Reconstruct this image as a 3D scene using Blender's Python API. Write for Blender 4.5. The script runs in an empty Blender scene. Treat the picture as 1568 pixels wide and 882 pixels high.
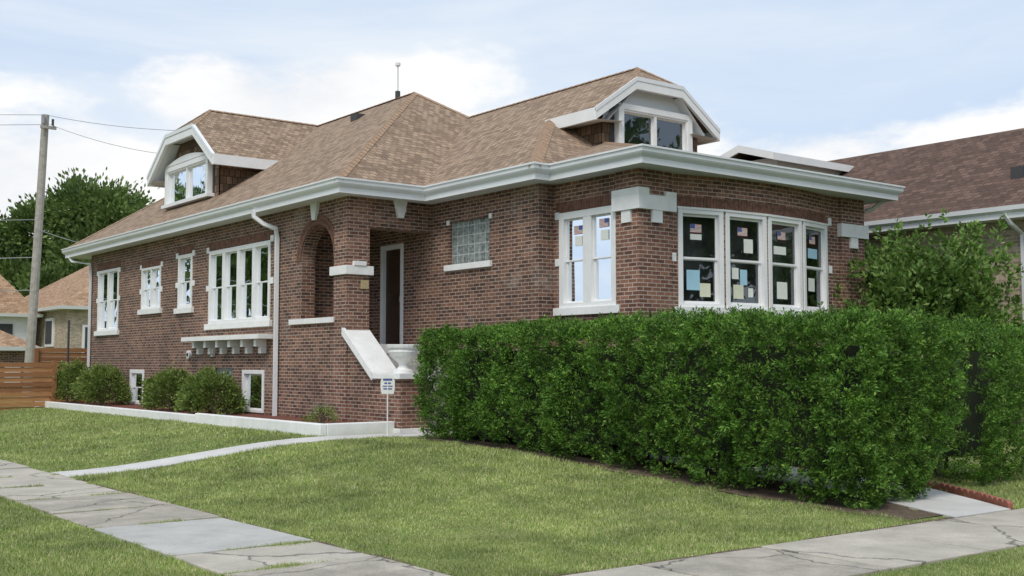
import bpy, math, random
import numpy as np
from mathutils import Vector, noise
random.seed(7); rng=np.random.default_rng(7)
scene=bpy.context.scene
scene.view_settings.view_transform='Standard'; scene.view_settings.look='None'; scene.view_settings.exposure=0

# ------------------------------------------------------------------ materials
def newmat(name):
    m=bpy.data.materials.new(name); m.use_nodes=True
    nt=m.node_tree; b=nt.nodes['Principled BSDF']
    return m,nt,b
def N(nt,t,**kw):
    n=nt.nodes.new(t)
    for k,v in kw.items(): setattr(n,k,v)
    return n
def ramp(nt,fac,stops):
    r=N(nt,'ShaderNodeValToRGB'); e=r.color_ramp.elements
    while len(e)<len(stops): e.new(.5)
    for i,(p,c) in enumerate(stops):
        e[i].position=p; e[i].color=(*c,1)
    nt.links.new(fac,r.inputs[0]); return r.outputs[0]
def mixc(nt,fac,a,b,mode='MIX'):
    m=N(nt,'ShaderNodeMix',data_type='RGBA',blend_type=mode)
    for sock,v in ((m.inputs[0],fac),(m.inputs[6],a),(m.inputs[7],b)):
        if isinstance(v,(int,float)): sock.default_value=v
        elif isinstance(v,tuple): sock.default_value=(*v,1)
        else: nt.links.new(v,sock)
    return m.outputs[2]
def noi(nt,scale,detail=4,rough=.6,vec=None):
    n=N(nt,'ShaderNodeTexNoise'); n.inputs['Scale'].default_value=scale
    n.inputs['Detail'].default_value=detail; n.inputs['Roughness'].default_value=rough
    if vec is None:
        tc=N(nt,'ShaderNodeTexCoord'); vec=tc.outputs['Object']
    nt.links.new(vec,n.inputs['Vector']); return n.outputs['Fac']
def bump(nt,b,h,strength,dist=.01):
    bp=N(nt,'ShaderNodeBump'); bp.inputs['Strength'].default_value=strength; bp.inputs['Distance'].default_value=dist
    nt.links.new(h,bp.inputs['Height']); nt.links.new(bp.outputs[0],b.inputs['Normal'])
def g3(v): return (v,v,v)
def brickmat(name,c1,c2,mortar,bw=.215,rh=.073,ms=.0085,patch=(.46,.41,.36),patchamt=.13,rough=.85,bstr=.5,blot=.27,bias=-.1):
    m,nt,b=newmat(name)
    uv=N(nt,'ShaderNodeUVMap')
    br=N(nt,'ShaderNodeTexBrick'); nt.links.new(uv.outputs[0],br.inputs['Vector'])
    br.inputs['Color1'].default_value=(*c1,1); br.inputs['Color2'].default_value=(*c2,1); br.inputs['Mortar'].default_value=(*mortar,1)
    br.inputs['Scale'].default_value=1; br.inputs['Mortar Size'].default_value=ms; br.inputs['Brick Width'].default_value=bw; br.inputs['Row Height'].default_value=rh
    br.inputs['Mortar Smooth'].default_value=.2; br.inputs['Bias'].default_value=bias
    n1=noi(nt,.9,5,.7); n2=noi(nt,9,3)
    col=mixc(nt,1.0,br.outputs['Color'],ramp(nt,n1,[(.3,g3(1-blot)),(.7,g3(1+blot))]),'MULTIPLY')
    col=mixc(nt,1.0,col,ramp(nt,n2,[(.3,g3(.82)),(.7,g3(1.2))]),'MULTIPLY')
    n3=noi(nt,.55,6,.75)
    f=ramp(nt,n3,[(.58,(0,0,0)),(.75,(patchamt*3,)*3)])
    col=mixc(nt,f,col,patch)
    nt.links.new(col,b.inputs['Base Color']); b.inputs['Roughness'].default_value=rough
    bump(nt,b,br.outputs['Fac'],-bstr,.008)
    return m
def plain(name,c,rough=.6,var=.12,scale=6,bstr=.0,c2=None,spec=.5,metal=0,stain=0,crack=0):
    m,nt,b=newmat(name)
    n=noi(nt,scale,5,.65)
    lo=tuple(x*(1-var) for x in c); hi=c2 if c2 else tuple(min(1,x*(1+var)) for x in c)
    col=ramp(nt,n,[(.3,lo),(.7,hi)])
    if stain:
        f=noi(nt,60,3,.7); col=mixc(nt,1.0,col,ramp(nt,f,[(.3,g3(1-stain)),(.65,g3(1.06))]),'MULTIPLY')
        f=noi(nt,.7,7,.75); col=mixc(nt,1.0,col,ramp(nt,f,[(.35,g3(1-stain)),(.6,g3(1.05))]),'MULTIPLY')
    if crack:
        tc=N(nt,'ShaderNodeTexCoord'); nn=N(nt,'ShaderNodeTexNoise'); nn.inputs['Scale'].default_value=3; nn.inputs['Detail'].default_value=6
        nt.links.new(tc.outputs['Object'],nn.inputs['Vector'])
        va=N(nt,'ShaderNodeVectorMath',operation='MULTIPLY_ADD'); nt.links.new(nn.outputs['Color'],va.inputs[0]); va.inputs[1].default_value=(.45,.45,0); nt.links.new(tc.outputs['Object'],va.inputs[2])
        vo=N(nt,'ShaderNodeTexVoronoi',feature='DISTANCE_TO_EDGE'); vo.inputs['Scale'].default_value=crack; nt.links.new(va.outputs[0],vo.inputs['Vector'])
        col=mixc(nt,1.0,col,ramp(nt,vo.outputs['Distance'],[(.003,g3(.35)),(.011,g3(1))]),'MULTIPLY')
    nt.links.new(col,b.inputs['Base Color'])
    b.inputs['Roughness'].default_value=rough; b.inputs['Metallic'].default_value=metal
    b.inputs['Specular IOR Level'].default_value=spec
    if bstr: bump(nt,b,noi(nt,scale*8,4),bstr,.01)
    return m
def leafmat(name,stops,trans=.25,big=.7,small=5.,cs=.45):
    m,nt,b=newmat(name)
    g=N(nt,'ShaderNodeNewGeometry')
    c=ramp(nt,g.outputs['Random Per Island'],stops)
    n=noi(nt,big,3)
    c=mixc(nt,1.0,c,ramp(nt,n,[(.3,(.75,.77,.72)),(.7,(1.22,1.2,1.15))]),'MULTIPLY')
    c=mixc(nt,1.0,c,ramp(nt,noi(nt,small,2,.5),[(.32,(1-cs,1-cs,1-cs)),(.68,(1+cs,1+cs*.9,1+cs*.7))]),'MULTIPLY')
    b.inputs['Roughness'].default_value=.55; b.inputs['Specular IOR Level'].default_value=.3
    nt.links.new(c,b.inputs['Base Color'])
    if trans:
        t=N(nt,'ShaderNodeBsdfTranslucent'); nt.links.new(c,t.inputs[0])
        mx=N(nt,'ShaderNodeMixShader'); mx.inputs[0].default_value=trans
        nt.links.new(b.outputs[0],mx.inputs[1]); nt.links.new(t.outputs[0],mx.inputs[2])
        nt.links.new(mx.outputs[0],nt.nodes['Material Output'].inputs[0])
    return m
M={}
M['brick']=brickmat('brown_brick',(.078,.036,.026),(.235,.112,.070),(.37,.305,.245))
M['brick2']=brickmat('brown_brick_front',(.115,.049,.034),(.285,.132,.086),(.40,.34,.28),patchamt=.07)
M['tanbrick']=brickmat('tan_brick',(.28,.21,.145),(.50,.40,.29),(.46,.41,.34),blot=.15)
M['shingle']=brickmat('tan_shingles',(.20,.138,.092),(.38,.272,.185),(.12,.08,.055),bw=.17,rh=.14,ms=.009,patch=(.40,.30,.21),patchamt=.04,rough=.95,bstr=.9,blot=.07,bias=0)
M['shingle_dk']=brickmat('brown_shingles',(.085,.05,.037),(.165,.10,.075),(.04,.025,.02),bw=.2,rh=.14,ms=.008,patch=(.15,.1,.07),patchamt=.03,rough=.95,bstr=.8,blot=.08)
M['shingle_or']=brickmat('orange_tan_shingles',(.28,.17,.10),(.48,.32,.20),(.17,.10,.06),bw=.28,rh=.135,ms=.006,patchamt=.03,rough=.95,blot=.08)
M['shake']=brickmat('cedar_shakes',(.12,.07,.04),(.27,.165,.10),(.05,.03,.02),bw=.16,rh=.21,ms=.012,patchamt=0)
M['cap']=plain('ridge_cap_shingles',(.36,.24,.155),.95,.2,8,.3)
M['white']=plain('white_paint',(.80,.80,.79),.5,.05,3)
M['whitetrim']=plain('white_painted_stone',(.79,.79,.77),.7,.07,4,.15,stain=.07)
M['gutter']=plain('gutter_aluminium_paint',(.76,.77,.78),.4,.04,2)
M['soffit']=plain('soffit_paint',(.66,.67,.68),.6,.04,2)
M['voussoir']=plain('arch_brick',(.17,.083,.056),.85,.5,9,.2)
M['concrete']=plain('pavement_concrete',(.47,.43,.36),.9,.14,2.2,.3,stain=.18,crack=.45)
M['concrete_b']=plain('pavement_concrete_old',(.42,.38,.315),.9,.2,3,.35,stain=.26,crack=.62)
M['concrete_c']=plain('pavement_concrete_new',(.45,.44,.41),.9,.10,2,.2,stain=.14)
M['concrete_w']=plain('walkway_concrete',(.58,.565,.54),.85,.1,2,.2,stain=.10)
M['asphalt']=plain('asphalt',(.05,.05,.052),.9,.2,3,.4)
M['soil']=plain('soil_mulch',(.12,.085,.055),1,.5,14,.8)
M['redmulch']=plain('red_mulch',(.17,.06,.04),1,.5,25,.8)
M['redblock']=plain('terracotta_edging',(.30,.11,.075),.85,.25,9,.2)
M['door']=plain('dark_wood_door',(.05,.028,.018),.3,.3,4)
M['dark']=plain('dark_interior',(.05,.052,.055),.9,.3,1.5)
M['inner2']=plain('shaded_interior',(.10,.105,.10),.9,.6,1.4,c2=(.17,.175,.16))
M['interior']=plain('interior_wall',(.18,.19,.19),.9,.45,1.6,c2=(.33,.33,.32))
M['vinyl']=plain('black_vent',(.05,.05,.05),.6)
M['wood_pole']=plain('weathered_pole_wood',(.38,.35,.31),.9,.25,6,.3)
M['trunk']=plain('bark',(.10,.075,.055),.95,.35,10,.5)
M['metal']=plain('galvanised_metal',(.35,.35,.36),.5,.1,3,metal=.3)
M['paperw']=plain('paper_white',(.75,.76,.70),.8,.05)
M['paperb']=plain('paper_blue',(.35,.58,.70),.8,.05)
M['papery']=plain('paper_yellow',(.68,.68,.52),.8,.05)
M['red']=plain('flag_red',(.42,.10,.10),.8,.05)
M['blue']=plain('flag_blue',(.08,.11,.30),.8,.05)
M['bronze']=plain('plaque',(.45,.36,.2),.5,.1)
m,nt,b=newmat('fence_wood'); g=N(nt,'ShaderNodeNewGeometry')
uv=N(nt,'ShaderNodeUVMap'); mp=N(nt,'ShaderNodeMapping'); mp.inputs['Scale'].default_value=(1,14,1)
nt.links.new(uv.outputs[0],mp.inputs[0]); gr=noi(nt,3,5,.6,mp.outputs[0])
c=ramp(nt,g.outputs['Random Per Island'],[(0,(.26,.11,.045)),(1,(.48,.24,.10))])
c=mixc(nt,1.0,c,ramp(nt,gr,[(.3,g3(.7)),(.7,g3(1.2))]),'MULTIPLY')
nt.links.new(c,b.inputs['Base Color']); b.inputs['Roughness'].default_value=.7; M['fence']=m
m,nt,b=newmat('window_glass'); nt.nodes.remove(b)
fr=N(nt,'ShaderNodeFresnel'); fr.inputs[0].default_value=1.5
ad=N(nt,'ShaderNodeMath',operation='ADD'); ad.inputs[1].default_value=.10; nt.links.new(fr.outputs[0],ad.inputs[0])
tr=N(nt,'ShaderNodeBsdfTransparent'); tr.inputs[0].default_value=(.80,.83,.82,1)
gl=N(nt,'ShaderNodeBsdfGlossy'); gl.inputs['Roughness'].default_value=.015; gl.inputs['Color'].default_value=(.9,.95,1,1)
tcx=noi(nt,1.3,2); bp=N(nt,'ShaderNodeBump'); bp.inputs['Strength'].default_value=.12; bp.inputs['Distance'].default_value=.03
nt.links.new(tcx,bp.inputs['Height']); nt.links.new(bp.outputs[0],gl.inputs['Normal'])
mx=N(nt,'ShaderNodeMixShader'); nt.links.new(ad.outputs[0],mx.inputs[0]); nt.links.new(tr.outputs[0],mx.inputs[1]); nt.links.new(gl.outputs[0],mx.inputs[2])
nt.links.new(mx.outputs[0],nt.nodes['Material Output'].inputs[0]); M['glass']=m
m,nt,b=newmat('glass_block'); uv=N(nt,'ShaderNodeUVMap')
br=N(nt,'ShaderNodeTexBrick'); br.offset=0; nt.links.new(uv.outputs[0],br.inputs['Vector'])
br.inputs['Color1'].default_value=(.13,.16,.15,1); br.inputs['Color2'].default_value=(.33,.37,.35,1); br.inputs['Mortar'].default_value=(.62,.62,.6,1)
br.inputs['Scale'].default_value=1; br.inputs['Brick Width'].default_value=.2; br.inputs['Row Height'].default_value=.2; br.inputs['Mortar Size'].default_value=.011
nt.links.new(mixc(nt,.45,br.outputs[0],ramp(nt,noi(nt,14,2),[(.35,(.08,.10,.10)),(.65,(.42,.47,.45))])),b.inputs['Base Color'])
b.inputs['Roughness'].default_value=.12; bump(nt,b,noi(nt,25,2),.5,.01); M['gblock']=m
m,nt,b=newmat('lawn_grass_soil')
n1=noi(nt,.6,6,.7); n2=noi(nt,18,4,.7)
c=ramp(nt,n1,[(.3,(.16,.22,.065)),(.55,(.23,.275,.10)),(.75,(.33,.32,.16))])
c=mixc(nt,1.0,c,ramp(nt,n2,[(.3,(.6,.62,.55)),(.7,(1.3,1.28,1.25))]),'MULTIPLY')
nt.links.new(c,b.inputs['Base Color']); b.inputs['Roughness'].default_value=1; b.inputs['Specular IOR Level'].default_value=.1
bump(nt,b,noi(nt,40,4),.8,.03); M['lawn']=m
M['blade']=leafmat('grass_blades',[(0,(.16,.25,.06)),(.5,(.27,.35,.10)),(.78,(.37,.42,.17)),(1,(.60,.54,.35))],.0,.45,1.5,.24)
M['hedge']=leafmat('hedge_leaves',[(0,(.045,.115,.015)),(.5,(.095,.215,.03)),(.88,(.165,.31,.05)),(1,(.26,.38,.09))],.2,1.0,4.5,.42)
M['hedgecore']=plain('hedge_dark_core',(.022,.03,.012),1,.4,8)  # near-black fill for the added core that stops light inside the hedges
M['bush']=leafmat('bush_leaves',[(0,(.085,.14,.028)),(.6,(.18,.255,.06)),(1,(.28,.35,.11))],.22,1.5,5,.3)
M['shrub']=leafmat('shrub_leaves',[(0,(.07,.155,.028)),(.6,(.15,.26,.055)),(1,(.24,.35,.11))],.25,1.0,2.5,.35)
M['treeleaf']=leafmat('tree_leaves',[(0,(.07,.125,.03)),(.6,(.14,.215,.06)),(1,(.22,.30,.10))],.22,.2,.6,.3)

# ------------------------------------------------------------------ mesh builder
US=1.33
def H(p): return (US*p[0],US*p[1],.37+US*p[2])
class B:
    def __init__(s,xf=None): s.v=[];s.f=[];s.m=[];s.mats=[];s.xf=xf
    def q(s,pts,mat):
        s.solid(pts,[tuple(range(len(pts)))],mat)
    def solid(s,pts,faces,mat):
        if mat not in s.mats: s.mats.append(mat)
        k=len(s.v)
        s.v+= [s.xf(p) for p in pts] if s.xf else [tuple(p) for p in pts]
        for f in faces: s.f.append(tuple(k+i for i in f)); s.m.append(s.mats.index(mat))
    def hexa(s,P,mat):
        s.solid(P,[(3,2,1,0),(4,5,6,7),(0,1,5,4),(1,2,6,5),(2,3,7,6),(3,0,4,7)],mat)
    def box(s,x0,x1,y0,y1,z0,z1,mat):
        s.hexa([(x0,y0,z0),(x1,y0,z0),(x1,y1,z0),(x0,y1,z0),(x0,y0,z1),(x1,y0,z1),(x1,y1,z1),(x0,y1,z1)],mat)
    def obox(s,fr,a,b_,z0,z1,n0,n1,mat):
        P=[pt(fr,a,z0,n0),pt(fr,b_,z0,n0),pt(fr,b_,z0,n1),pt(fr,a,z0,n1)]
        Q=[pt(fr,a,z1,n0),pt(fr,b_,z1,n0),pt(fr,b_,z1,n1),pt(fr,a,z1,n1)]
        s.hexa(P+Q,mat)
    def tube(s,path,r,mat,k=8,r2=None):
        path=[Vector(p) for p in path]; rings=[]
        for i,p in enumerate(path):
            d=(path[min(i+1,len(path)-1)]-path[max(i-1,0)]).normalized()
            u=d.cross(Vector((0.13,.99,.02))).normalized() if abs(d.z)>.3 else d.cross(Vector((0,0,1))).normalized()
            w=d.cross(u)
            rr=r if r2 is None else r+(r2-r)*i/(len(path)-1)
            rings.append([p+u*math.cos(2*math.pi*(j+.5)/k)*rr+w*math.sin(2*math.pi*(j+.5)/k)*rr for j in range(k)])
        pts=[tuple(q) for R in rings for q in R]; fs=[]
        for i in range(len(path)-1):
            for j in range(k):
                fs.append((i*k+j,i*k+(j+1)%k,(i+1)*k+(j+1)%k,(i+1)*k+j))
        fs.append(tuple(range(k))[::-1]); fs.append(tuple((len(path)-1)*k+j for j in range(k)))
        s.solid(pts,fs,mat)
    def sweep(s,path,prof,mat,closed=False):
        n=len(path); P=[Vector(p) for p in path]; offs=[]
        for i in range(n):
            a=P[i]-P[i-1] if (closed or i>0) else P[i+1]-P[i]
            c=P[(i+1)%n]-P[i] if (closed or i<n-1) else P[i]-P[i-1]
            n1=Vector((a.y,-a.x)).normalized(); n2=Vector((c.y,-c.x)).normalized()
            offs.append((n1+n2)/(1+n1.dot(n2)))
        for i in range(n if closed else n-1):
            j=(i+1)%n
            for k in range(len(prof)-1):
                (o1,z1),(o2,z2)=prof[k],prof[k+1]
                A=P[i]+offs[i]*o1;Bb=P[j]+offs[j]*o1;C=P[j]+offs[j]*o2;D=P[i]+offs[i]*o2
                s.q([(A.x,A.y,z1),(Bb.x,Bb.y,z1),(C.x,C.y,z2),(D.x,D.y,z2)],mat)
    def build(s,name,parent=None,smooth=False,bevel=0):
        me=bpy.data.meshes.new(name); me.from_pydata(s.v,[],s.f)
        for mm in s.mats: me.materials.append(M[mm])
        me.polygons.foreach_set('material_index',s.m)
        uvl=me.uv_layers.new(name='UVMap'); me.update()
        for p in me.polygons:
            n=p.normal
            t=Vector((0,0,1)).cross(n)
            if t.length<.05: t=Vector((1,0,0)); w=Vector((0,1,0))
            else:
                t.normalize(); w=n.cross(t)
            for li in p.loop_indices:
                co=me.vertices[me.loops[li].vertex_index].co
                uvl.data[li].uv=(co.dot(t),co.dot(w))
            p.use_smooth=smooth
        o=bpy.data.objects.new(name,me); scene.collection.objects.link(o)
        if parent: o.parent=parent
        if bevel:
            md=o.modifiers.new('b','BEVEL'); md.width=bevel; md.segments=2; md.limit_method='ANGLE'
        return o
def pt(fr,s,z,n): return (fr[0]+fr[2]*s+fr[4]*n, fr[1]+fr[3]*s+fr[5]*n, z)
def empty(name):
    o=bpy.data.objects.new(name,None); scene.collection.objects.link(o); o.empty_display_size=.3; return o
def wall(b,fr,s0,s1,z0,z1,holes,mat,depth=.12,back=False):
    S=sorted({s0,s1,*[h[0] for h in holes],*[h[1] for h in holes]}); Z=sorted({z0,z1,*[h[2] for h in holes],*[h[3] for h in holes]})
    for n in ([0,-depth] if back else [0]):
        for i in range(len(S)-1):
            for j in range(len(Z)-1):
                sm=(S[i]+S[i+1])/2; zm=(Z[j]+Z[j+1])/2
                if any(h[0]<sm<h[1] and h[2]<zm<h[3] for h in holes): continue
                b.q([pt(fr,S[i],Z[j],n),pt(fr,S[i+1],Z[j],n),pt(fr,S[i+1],Z[j+1],n),pt(fr,S[i],Z[j+1],n)],mat)
    for h in holes:
        if len(h)>4: continue
        c=[(h[0],h[2]),(h[1],h[2]),(h[1],h[3]),(h[0],h[3])]
        for i in range(4):
            a,d=c[i],c[(i+1)%4]
            b.q([pt(fr,a[0],a[1],0),pt(fr,d[0],d[1],0),pt(fr,d[0],d[1],-depth),pt(fr,a[0],a[1],-depth)],mat)

# ------------------------------------------------------------------ leaves
def leafmesh(name,C,D,L,W,mat,parent=None,tri=False):
    n=len(C); R=rng.normal(size=(n,3)); S=np.cross(D,R); S/=np.linalg.norm(S,axis=1,keepdims=True)+1e-9
    L=np.asarray(L).reshape(-1,1); W=np.asarray(W).reshape(-1,1)
    if tri:
        V=np.stack([C-S*W/2,C+S*W/2,C+D*L],1); k=3
    else:
        V=np.stack([C,C+D*L*.5+S*W/2,C+D*L,C+D*L*.5-S*W/2],1); k=4
    V=V.reshape(-1,3).astype(np.float32)
    me=bpy.data.meshes.new(name); me.vertices.add(n*k); me.vertices.foreach_set('co',V.ravel())
    me.loops.add(n*k); me.loops.foreach_set('vertex_index',np.arange(n*k,dtype=np.int32))
    me.polygons.add(n); me.polygons.foreach_set('loop_start',np.arange(0,n*k,k,dtype=np.int32)); 
    try: me.polygons.foreach_set('loop_total',np.full(n,k,dtype=np.int32))
    except Exception: pass
    me.update(calc_edges=True); me.materials.append(M[mat])
    o=bpy.data.objects.new(name,me); scene.collection.objects.link(o)
    if parent: o.parent=parent
    return o
def unit(a): return a/(np.linalg.norm(a,axis=1,keepdims=True)+1e-9)
def clumps(centers,normals,per,rad,out=1.0):
    n=len(centers); C=np.repeat(centers,per,0); Nn=np.repeat(normals,per,0)
    off=rng.normal(size=(n*per,3))*rad*.5
    off+=Nn*np.abs(rng.normal(size=(n*per,1)))*rad*.5
    D=unit(off+Nn*rad*out*.6+rng.normal(size=(n*per,3))*rad*.25+np.array([0,0,rad*.25]))
    return C+off*.8,D
def sprays(centers,normals,per,rad,up=.35):
    """feathery yew-like sprays: leaves arranged along an outward shoot"""
    n=len(centers)
    ax=unit(normals+rng.normal(size=(n,3))*.5+np.array([0,0,up]))
    ln=rad*rng.uniform(.6,1.5,(n,1))*np.where(normals[:,2:3]>.8,.85,1.0)
    C=np.repeat(centers,per,0); A=np.repeat(ax,per,0); Ln=np.repeat(ln,per,0)
    t=rng.uniform(0,1,(n*per,1)); 
    sd_=rng.normal(size=(n*per,3)); sd_-=A*np.sum(sd_*A,1,keepdims=True); sd_=unit(sd_)
    C=C+A*Ln*t+sd_*rad*.28*(1-t)*rng.uniform(0,1.6,(n*per,1))
    D=unit(A*.8+sd_*.8)
    return C,D

def zg(x,y):
    if x<1.52 or y<3.52: return -.15
    a=min(1,max(0,(x-5.3)/4.6)); c=min(1,max(0,(y-7.05)/9.5))
    a=a*a*(3-2*a); c=c*c*(3-2*c)
    return .37*a*c
def zgv(x,y):
    a=np.clip((x-5.3)/4.6,0,1); c=np.clip((y-7.05)/9.5,0,1)
    return .37*(a*a*(3-2*a))*(c*c*(3-2*c))

# ================================================================== GROUND
xs=[-600,-200,-80,-30,-10,-4,0,1.5,1.54]+[2+.5*i for i in range(60)]+[35,45,80,200,600]
ys=[-600,-200,-80,-30,-10,-4,0,3.5,3.54]+[4+.5*i for i in range(60)]+[36,40,50,80,200,800]
me=bpy.data.meshes.new('ground'); vv=[(x,y,zg(x,y)) for y in ys for x in xs]; nx=len(xs)
ff=[(j*nx+i,j*nx+i+1,(j+1)*nx+i+1,(j+1)*nx+i) for j in range(len(ys)-1) for i in range(nx-1)]
me.from_pydata(vv,[],ff); me.materials.append(M['lawn']); o=bpy.data.objects.new('ground',me); scene.collection.objects.link(o)
for p in me.polygons: p.use_smooth=True
b=B(); b.q([(-8,-300,-.146),(1.34,-300,-.146),(1.34,300,-.146),(-8,300,-.146)],'asphalt')
b.q([(1.34,-6,-.146),(300,-6,-.146),(300,3.34,-.146),(1.34,3.34,-.146)],'asphalt'); b.build('road')
b=B(); b.box(1.36,1.5,3.36,200,-.16,.012,'concrete_b'); b.box(1.5,200,3.36,3.5,-.16,.012,'concrete_b'); b.build('kerb',bevel=.015)
random.seed(11)
def slab(b,x0,x1,y0,y1,mat):
    g=.016; t=[.018+random.uniform(-.008,.012) for _ in range(4)]
    b.hexa([(x0+g,y0+g,-.08),(x1-g,y0+g,-.08),(x1-g,y1-g,-.08),(x0+g,y1-g,-.08),(x0+g,y0+g,t[0]),(x1-g,y0+g,t[1]),(x1-g,y1-g,t[2]),(x0+g,y1-g,t[3])],mat)
b=B()
ylist=[7.02,8.75,9.85,12.0,13.4]+[14.95+1.55*k for k in range(30)]
for k in range(len(ylist)-1):
    mt=['concrete_b','concrete','concrete_c','concrete_b'][k] if k<4 else random.choice(['concrete','concrete_b','concrete'])
    slab(b,3.82,5.25,ylist[k],ylist[k+1],mt)
slab(b,3.82,5.25,5.6,7.02,'concrete'); slab(b,2.0,3.82,5.6,7.02,'concrete_b')
x=5.25
while x<50:
    slab(b,x,x+1.52,5.6,7.02,random.choice(['concrete','concrete_b','concrete','concrete'])); x+=1.52
b.build('sidewalk',bevel=.008)
b=B()
def strip(b,left,right,mat,h=.016):
    for i in range(len(left)-1):
        a,c,d,e=left[i],right[i],right[i+1],left[i+1]
        P=[(p[0],p[1],zg(*p)+h) for p in (a,c,d,e)]
        b.hexa([(p[0],p[1],p[2]-.1) for p in P]+P,mat)
n=14
L=[(5.27+(12.4-5.27)*k/n,18.55) for k in range(n+1)]; R=[(5.27+(12.4-5.27)*k/n,17.65) for k in range(n+1)]
strip(b,L,R,'concrete_w'); b.build('garden_path')
b=B()
L=[(11.6,7.04),(11.8,7.5),(12.1,8.2)]+[(12.5,9+k*.95) for k in range(11)]
R=[(12.75,7.04),(13.2,7.7),(13.75,8.7)]+[(13.85,9.2+k*.94) for k in range(11)]
strip(b,L,R,'concrete_w',.02); b.build('front_walkway')
b=B()
for k in range(50):
    y0=7.25+k*.2;y1=y0+.2
    def ed(y): return 11.0+.2*noise.noise(Vector((y*1.3,0,0)))+.08*noise.noise(Vector((y*5,0,0)))
    P=[(ed(y0),y0),(12.55,y0),(12.55,y1),(ed(y1),y1)]
    if k<3: P[1]=(11.75,y0); P[2]=(11.9,y1)
    b.q([(p[0],p[1],zg(*p)+.012) for p in P],'soil')
b.build('hedge_soil_bed')
b=B()
def ez(a,s): return .03+.13*max(0,noise.noise(Vector((a*1.1,s,0)))+.15)+.07*max(0,noise.noise(Vector((a*5,s,0))))
x=5.3
while x<11.9:
    P=[(x,7.0),(x+.1,7.0),(x+.1,7.04+ez(x+.1,1)),(x,7.04+ez(x,1))]
    b.q([(p[0],p[1],.009) for p in P],'soil'); x+=.1
y=7.1
while y<17:
    P=[(5.22,y),(5.22,y+.1),(5.25+.8*ez(y+.1,5),y+.1),(5.25+.8*ez(y,5),y)]
    b.q([(p[0],p[1],.008) for p in P],'soil'); y+=.1
b.build('pavement_edge_soil')

# ================================================================== BRICK HOUSE
house=empty('brick_house')
W_=B(H)
FS=(8.8,0,0,1,-1,0); FG=(10.36,0,0,1,-1,0); FW=(10.64,0,0,1,-1,0)
FP=(0,15.57,1,0,0,-1); FF=(0,10.98,1,0,0,-1)
hS=[(26.08,27.52,1.77,3.2),(23.47,24.6,2.17,3.07),(21.77,22.5,2.12,3.2),(18.27,20.93,1.76,3.16),
    (19.79,20.63,.54,.93),(18.46,19.35,.14,.89),(24.34,25.2,.12,.87),(26.2,27.1,.5,.85)]
wall(W_,FS,17.4,28.1,-.3,3.66,hS,'brick')
ac=16.56; ar=.56; sp=2.70
wall(W_,FS,15.57,17.4,-.3,3.66,[(ac-ar,ac+ar,1.74,sp+ar,'arch')],'brick',.25,True)
nA=20
for n in (0,-.25):
    for k in range(nA):
        a0=math.pi*k/nA;a1=math.pi*(k+1)/nA
        p0=(ac-ar*math.cos(a0),sp+ar*math.sin(a0));p1=(ac-ar*math.cos(a1),sp+ar*math.sin(a1))
        W_.q([pt(FS,p0[0],p0[1],n),pt(FS,p1[0],p1[1],n),pt(FS,p1[0],sp+ar,n),pt(FS,p0[0],sp+ar,n)],'brick')
        if n==0: W_.q([pt(FS,p0[0],p0[1],0),pt(FS,p1[0],p1[1],0),pt(FS,p1[0],p1[1],-.25),pt(FS,p0[0],p0[1],-.25)],'brick')
for s in (ac-ar,ac+ar): W_.q([pt(FS,s,1.74,0),pt(FS,s,sp,0),pt(FS,s,sp,-.25),pt(FS,s,1.74,-.25)],'brick')
W_.q([pt(FS,ac-ar,1.74,0),pt(FS,ac+ar,1.74,0),pt(FS,ac+ar,1.74,-.25),pt(FS,ac-ar,1.74,-.25)],'brick')
W_.box(8.78,9.18,15.55,15.98,-.3,3.66,'brick2')
W_.box(9.18,10.36,15.57,15.82,3.15,3.66,'brick')
wall(W_,(0,17.4,1,0,0,-1),8.8,10.36,1.2,3.66,[],'brick')
hG=[(13.97,15.04,2.58,3.26),(16.42,17.15,1.31,3.05)]
wall(W_,FG,12.77,17.4,-.3,3.66,hG,'brick')
wall(W_,(0,12.77,1,0,0,-1),10.36,10.64,-.3,3.66,[],'brick')
hW=[(11.42,12.63,1.80,3.18)]
wall(W_,FW,11.3,12.77,-.3,3.66,hW,'brick2')
W_.box(10.6,11.22,10.94,11.40,-.3,3.66,'brick2')
W_.box(15.0,15.6,10.94,11.4,-.3,3.66,'brick2')
bay=[(11.22,10.98),(11.33,10.96),(12.12,10.80),(12.98,10.75),(13.84,10.80),(14.66,10.96),(14.78,10.98),(15.0,10.98)]
bf=[]
for i in range(len(bay)-1):
    a=Vector(bay[i]);c=Vector(bay[i+1]);t=(c-a);Ln=t.length;t/=Ln
    fr=(a.x,a.y,t.x,t.y,t.y,-t.x)
    holes=[]
    if 1<=i<=4: holes=[(.02,Ln-.02,1.78,3.15)]; bf.append((fr,Ln))
    wall(W_,fr,0,Ln,-.3,3.66,holes,'brick2',.1)
wall(W_,(15.56,0,0,1,1,0),11.3,28.1,-.3,3.66,[],'brick')
wall(W_,(0,28.1,1,0,0,1),8.8,15.56,-.3,3.66,[],'brick')
W_.solid([(8.8,14.71,-.3),(8.8,15.57,-.3),(8.8,15.57,1.46),(8.8,14.71,.78),(9.1,14.71,-.3),(9.1,15.57,-.3),(9.1,15.57,1.46),(9.1,14.71,.78)],
    [(0,1,2,3),(4,5,6,7),(0,1,5,4),(1,2,6,5),(2,3,7,6),(3,0,4,7)],'brick')
W_.box(8.79,9.27,13.99,14.71,-.3,.78,'brick2')
W_.build('walls',house)
V_=B(H)
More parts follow.
